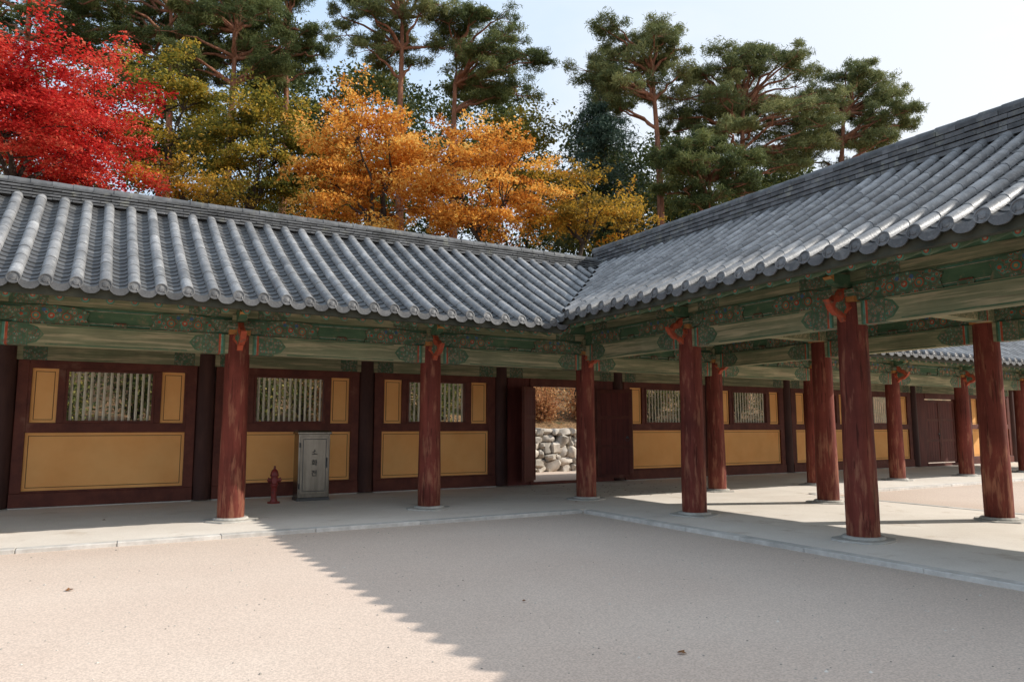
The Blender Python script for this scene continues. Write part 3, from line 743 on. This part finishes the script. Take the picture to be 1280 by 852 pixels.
broadleaf('deciduous_tree',400,225,32,48,66,L_olive,'dim olive tree under the left edge of the orange maple',ncl=32,nl=420,leaf=.07)
broadleaf('deciduous_tree',655,195,36,46,55,L_olive,'olive tree behind the right edge of the orange maples, left of the dark conifer',ncl=30,nl=380,leaf=.08)
pine(40,37,30,60,-20,150,80,30,'dark pine at the far left above the scarlet maple')
pine(205,39,215,200,30,120,85,30,'dark pine behind the scarlet maple with its top out of view')
pine(285,37,292,290,45,80,78,24,'pine with a leaning bare trunk left of the sky gap')
pine(345,40,360,345,45,58,80,24,'pine with bare trunk immediately left of the sky gap')
pine(505,36,500,495,22,72,72,24,'tall pine with reddish trunk above the orange maples',L_pine2)
pine(560,38,575,608,72,82,54,26,'spreading pine right of the reddish trunk, reaching toward open sky')
pine(828,36,815,795,85,64,60,24,'tall pine with a bare straight red trunk at the gap above the right ridge',L_pine2,padr=(.8,1.4))
pine(925,38,930,945,145,115,82,54,'broad light green pine crown in the middle of the right group',L_pine2,padr=(.9,1.6),fill=.2)
pine(885,34,890,880,220,66,44,22,'lower pine with forked trunks in front of the broad pine crown',L_pine,padr=(.8,1.3))
pine(1040,40,1050,1062,150,84,68,32,'rightmost pine with branches reaching out over the right roof',L_pine2,padr=(.8,1.4))
fx,fy,_=W(755,300,44); fz=hill(fx,fy); root=empty('fir_tree',(fx,fy,fz)); tag(root,'dark bluish green conifer with drooping boughs behind the yellow tree','conifer')
top=W(750,85,44)[2]-fz; t=MB(); t.tube([(0,0,0),(.1,0,top*.5),(0,0,top)],[.32,.2,.03],9); Lv=Leaves()
for k in range(110):
    u=RD.uniform(.42,.99); ang=RD.uniform(0,6.28); ln=(1-u)*top*.38+.5; z=top*u
    tip=Vector((math.cos(ang)*ln,math.sin(ang)*ln,z-ln*.28)); limb(t,(0,0,z),tip,.035,.01,.08,4,.05)
    n=260; us=NR.random(n); c0=np.array([0,0,z]); c1=np.array(tip); pts=c0+us[:,None]*(c1-c0)+NR.normal(size=(n,3))*np.array([.25,.25,.10])
    pts[:,2]-=np.abs(NR.normal(size=n))*.35*us; Lv.quads(pts,.045,.45+NR.normal(size=n)*.2,0,3.)
t.build('trunk',M['bark2'],root,smooth=True); Lv.build('crown',L_fir,root)
Lv=Leaves()
for k in range(760):
    px=RD.uniform(-160,1080)
    lim=0 if px<370 else (55+.5*(px-370) if px<450 else (105 if px<690 else (175 if px<850 else 220)))
    py=RD.uniform(lim+22*math.sin(px*.05),330); d=RD.uniform(42,58); c=W(px,py,d); rr=RD.uniform(1.0,1.9); n=260
    Lv.quads(clump_pts(n,c,(rr,rr,rr*.6),.3),.13,.44+RD.uniform(-.35,.35)+NR.normal(size=n)*.15,.3)
tag(Lv.build('distant_woodland',L_forest),'dark mixed woodland filling the hillside behind the maples','woodland',kind='stuff')

def shrub(x,y,h,mat,label,group):
    z=hill(x,y); root=empty('shrub',(x,y,z)); tag(root,label,'shrub',group); t=MB(); Lv=Leaves()
    for k in range(16):
        a=RD.uniform(0,6.28); tip=Vector((math.cos(a)*RD.uniform(.3,1.2),math.sin(a)*RD.uniform(.2,.8),h*RD.uniform(.5,1))); limb(t,(0,0,0),tip,.025,.006,.05,5,.15)
        n=200; us=NR.uniform(.2,1.05,n)[:,None]; Lv.quads(np.array(tip)*us+NR.normal(size=(n,3))*.24,.045,.5+RD.uniform(-.2,.2)+NR.normal(size=n)*.2,.2)
    t.build('stems',M['bark2'],root,smooth=True); Lv.build('foliage',mat,root)
for k in range(6): shrub(3.4+k*1.1,10.6+RD.uniform(0,1.8)+(k%2)*.8,RD.uniform(.8,1.5),L_brush,'russet brush above the boulder wall, seen through the open doorway','russet brush behind the doorway')
for k in range(30):
    x=-16+k*1.25+RD.uniform(-.3,.3)
    if 2<x<9.5: continue
    shrub(x,9.9+RD.uniform(0,1.6),RD.uniform(2.0,3.0),L_brush if k in (4,11) else L_green,'bank shrub glimpsed through the barred windows','bank shrubs behind the windows')

def fallen(x,y,z,s,rz,label,group=None):
    mb=MB(); n=10
    for k in range(n):
        w=2*math.pi*k/n; r=s*(1 if k%2==0 else .55); mb.v.append((r*math.cos(w),r*.8*math.sin(w),.012+.02*math.sin(w*2)*s/.05*.5))
    mb.v.append((0,0,.006))
    for k in range(n): mb.face([k,(k+1)%n,n])
    o=mb.build('fallen_leaf',M['dryleaf'],None,(x,y,z),rz,norm=False); tag(o,label,'leaf',group)
def G(px,py,z=0):
    b=426-py; hf=F*math.cos(TH)-b*math.sin(TH); up=b*math.cos(TH)+F*math.sin(TH); d=(z-CAM[2])*hf/up; return W(px,py,d)
for (px,py,s,lb) in ((87,738,.05,'dry brown leaf on the sunlit sand at the left'),(852,817,.04,'dry brown leaf on the shaded sand near the bottom'),(655,752,.025,'tiny dry leaf on the shaded sand in the middle'),(130,650,.035,'dry leaf on the corridor floor left of the nearest column')):
    p=G(px,py,.06 if py<680 else 0); fallen(p[0],p[1],PZ+.01 if py<680 else .005,s,RD.uniform(0,6),lb)
mb=MB()
for k in range(90):
    x=RD.gauss(1.6,1.1); y=RD.gauss(1.6,1.0)
    if not(-1<x<5 and -1<y<3.5): continue
    s=RD.uniform(.02,.045); a=RD.uniform(0,6.28); b=len(mb.v)
    for q in range(5): w=a+q*1.2566; mb.v.append((x+s*math.cos(w),y+s*.7*math.sin(w),PZ+.008+RD.uniform(0,.012)))
    mb.face([b,b+1,b+2,b+3,b+4])
tag(mb.build('leaf_litter',M['dryleaf'],norm=False),'scatter of small dry leaves on the floor behind the corner column','leaf litter',kind='stuff')
mb=MB()
for k in range(1200):
    x=RD.uniform(-14,-1.5); y=RD.uniform(-11.5,-1.9); s=RD.uniform(.004,.012)*(1.5 if RD.random()<.06 else 1); b=len(mb.v); t=RD.uniform(.45,1.1)
    for q in range(5): w=q*1.2566+k; mb.v.append((x+s*math.cos(w)*RD.uniform(.8,1.2),y+s*math.sin(w),.001))
    mb.v.append((x,y,s*.8))
    for q in range(5): mb.face([b+q,b+(q+1)%5,b+5],0,t)
tag(mb.build('gravel',M['stone'],norm=False),'loose grit scattered over the sandy courtyard','gravel',kind='stuff')

# ------------------------------------------------------------------ light
sd=Vector((1.39,-.58,1.0)).normalized()
sun=bpy.data.lights.new('sun','SUN'); so=bpy.data.objects.new('sun',sun); C.objects.link(so); sun.energy=5.0; sun.angle=rad(.5); sun.color=(1,.95,.88)
so.rotation_euler=sd.to_track_quat('Z','Y').to_euler()
w=bpy.data.worlds.new('World'); bpy.context.scene.world=w; w.use_nodes=True; nt=w.node_tree
for n in list(nt.nodes): nt.nodes.remove(n)
N,L=nt.nodes.new,nt.links.new
out=N('ShaderNodeOutputWorld'); bg=N('ShaderNodeBackground'); sk=N('ShaderNodeTexSky'); sk.sky_type='NISHITA'; sk.sun_disc=False
sk.sun_elevation=math.asin(sd.z); sk.sun_rotation=math.atan2(sd.x,sd.y); sk.dust_density=2.5; sk.air_density=1.0; sk.ozone_density=1.0
tc=N('ShaderNodeTexCoord'); mp=N('ShaderNodeMapping'); mp.inputs['Scale'].default_value=(1,1,2.5); L(tc.outputs['Generated'],mp.inputs[0])
nz=N('ShaderNodeTexNoise'); nz.inputs['Scale'].default_value=1.8; nz.inputs['Detail'].default_value=6; L(mp.outputs[0],nz.inputs['Vector'])
dt=N('ShaderNodeVectorMath'); dt.operation='DOT_PRODUCT'; dt.inputs[1].default_value=(.92,-.39,0); L(tc.outputs['Generated'],dt.inputs[0])
m1=N('ShaderNodeMapRange'); m1.inputs[1].default_value=-.1; m1.inputs[2].default_value=.75; m1.inputs[3].default_value=0; m1.inputs[4].default_value=.9; L(dt.outputs['Value'],m1.inputs[0])
m2=N('ShaderNodeMapRange'); m2.inputs[1].default_value=.48; m2.inputs[2].default_value=.72; m2.inputs[3].default_value=0; m2.inputs[4].default_value=.45; L(nz.outputs['Fac'],m2.inputs[0])
ad=N('ShaderNodeMath'); ad.operation='ADD'; ad.use_clamp=True; L(m1.outputs[0],ad.inputs[0]); L(m2.outputs[0],ad.inputs[1])
hz=N('ShaderNodeMix'); hz.data_type='RGBA'; L(ad.outputs[0],hz.inputs[0]); hz.inputs[6].default_value=(4.5,5.9,7.7,1); hz.inputs[7].default_value=(7.9,7.75,7.5,1)
mx=N('ShaderNodeMix'); mx.data_type='RGBA'; mx.inputs[0].default_value=.87; L(sk.outputs[0],mx.inputs[6]); L(hz.outputs[2],mx.inputs[7])
L(mx.outputs[2],bg.inputs[0]); bg.inputs[1].default_value=.15; L(bg.outputs[0],out.inputs[0])
vs=bpy.context.scene.view_settings; vs.view_transform='Standard'; vs.look='None'; vs.exposure=0
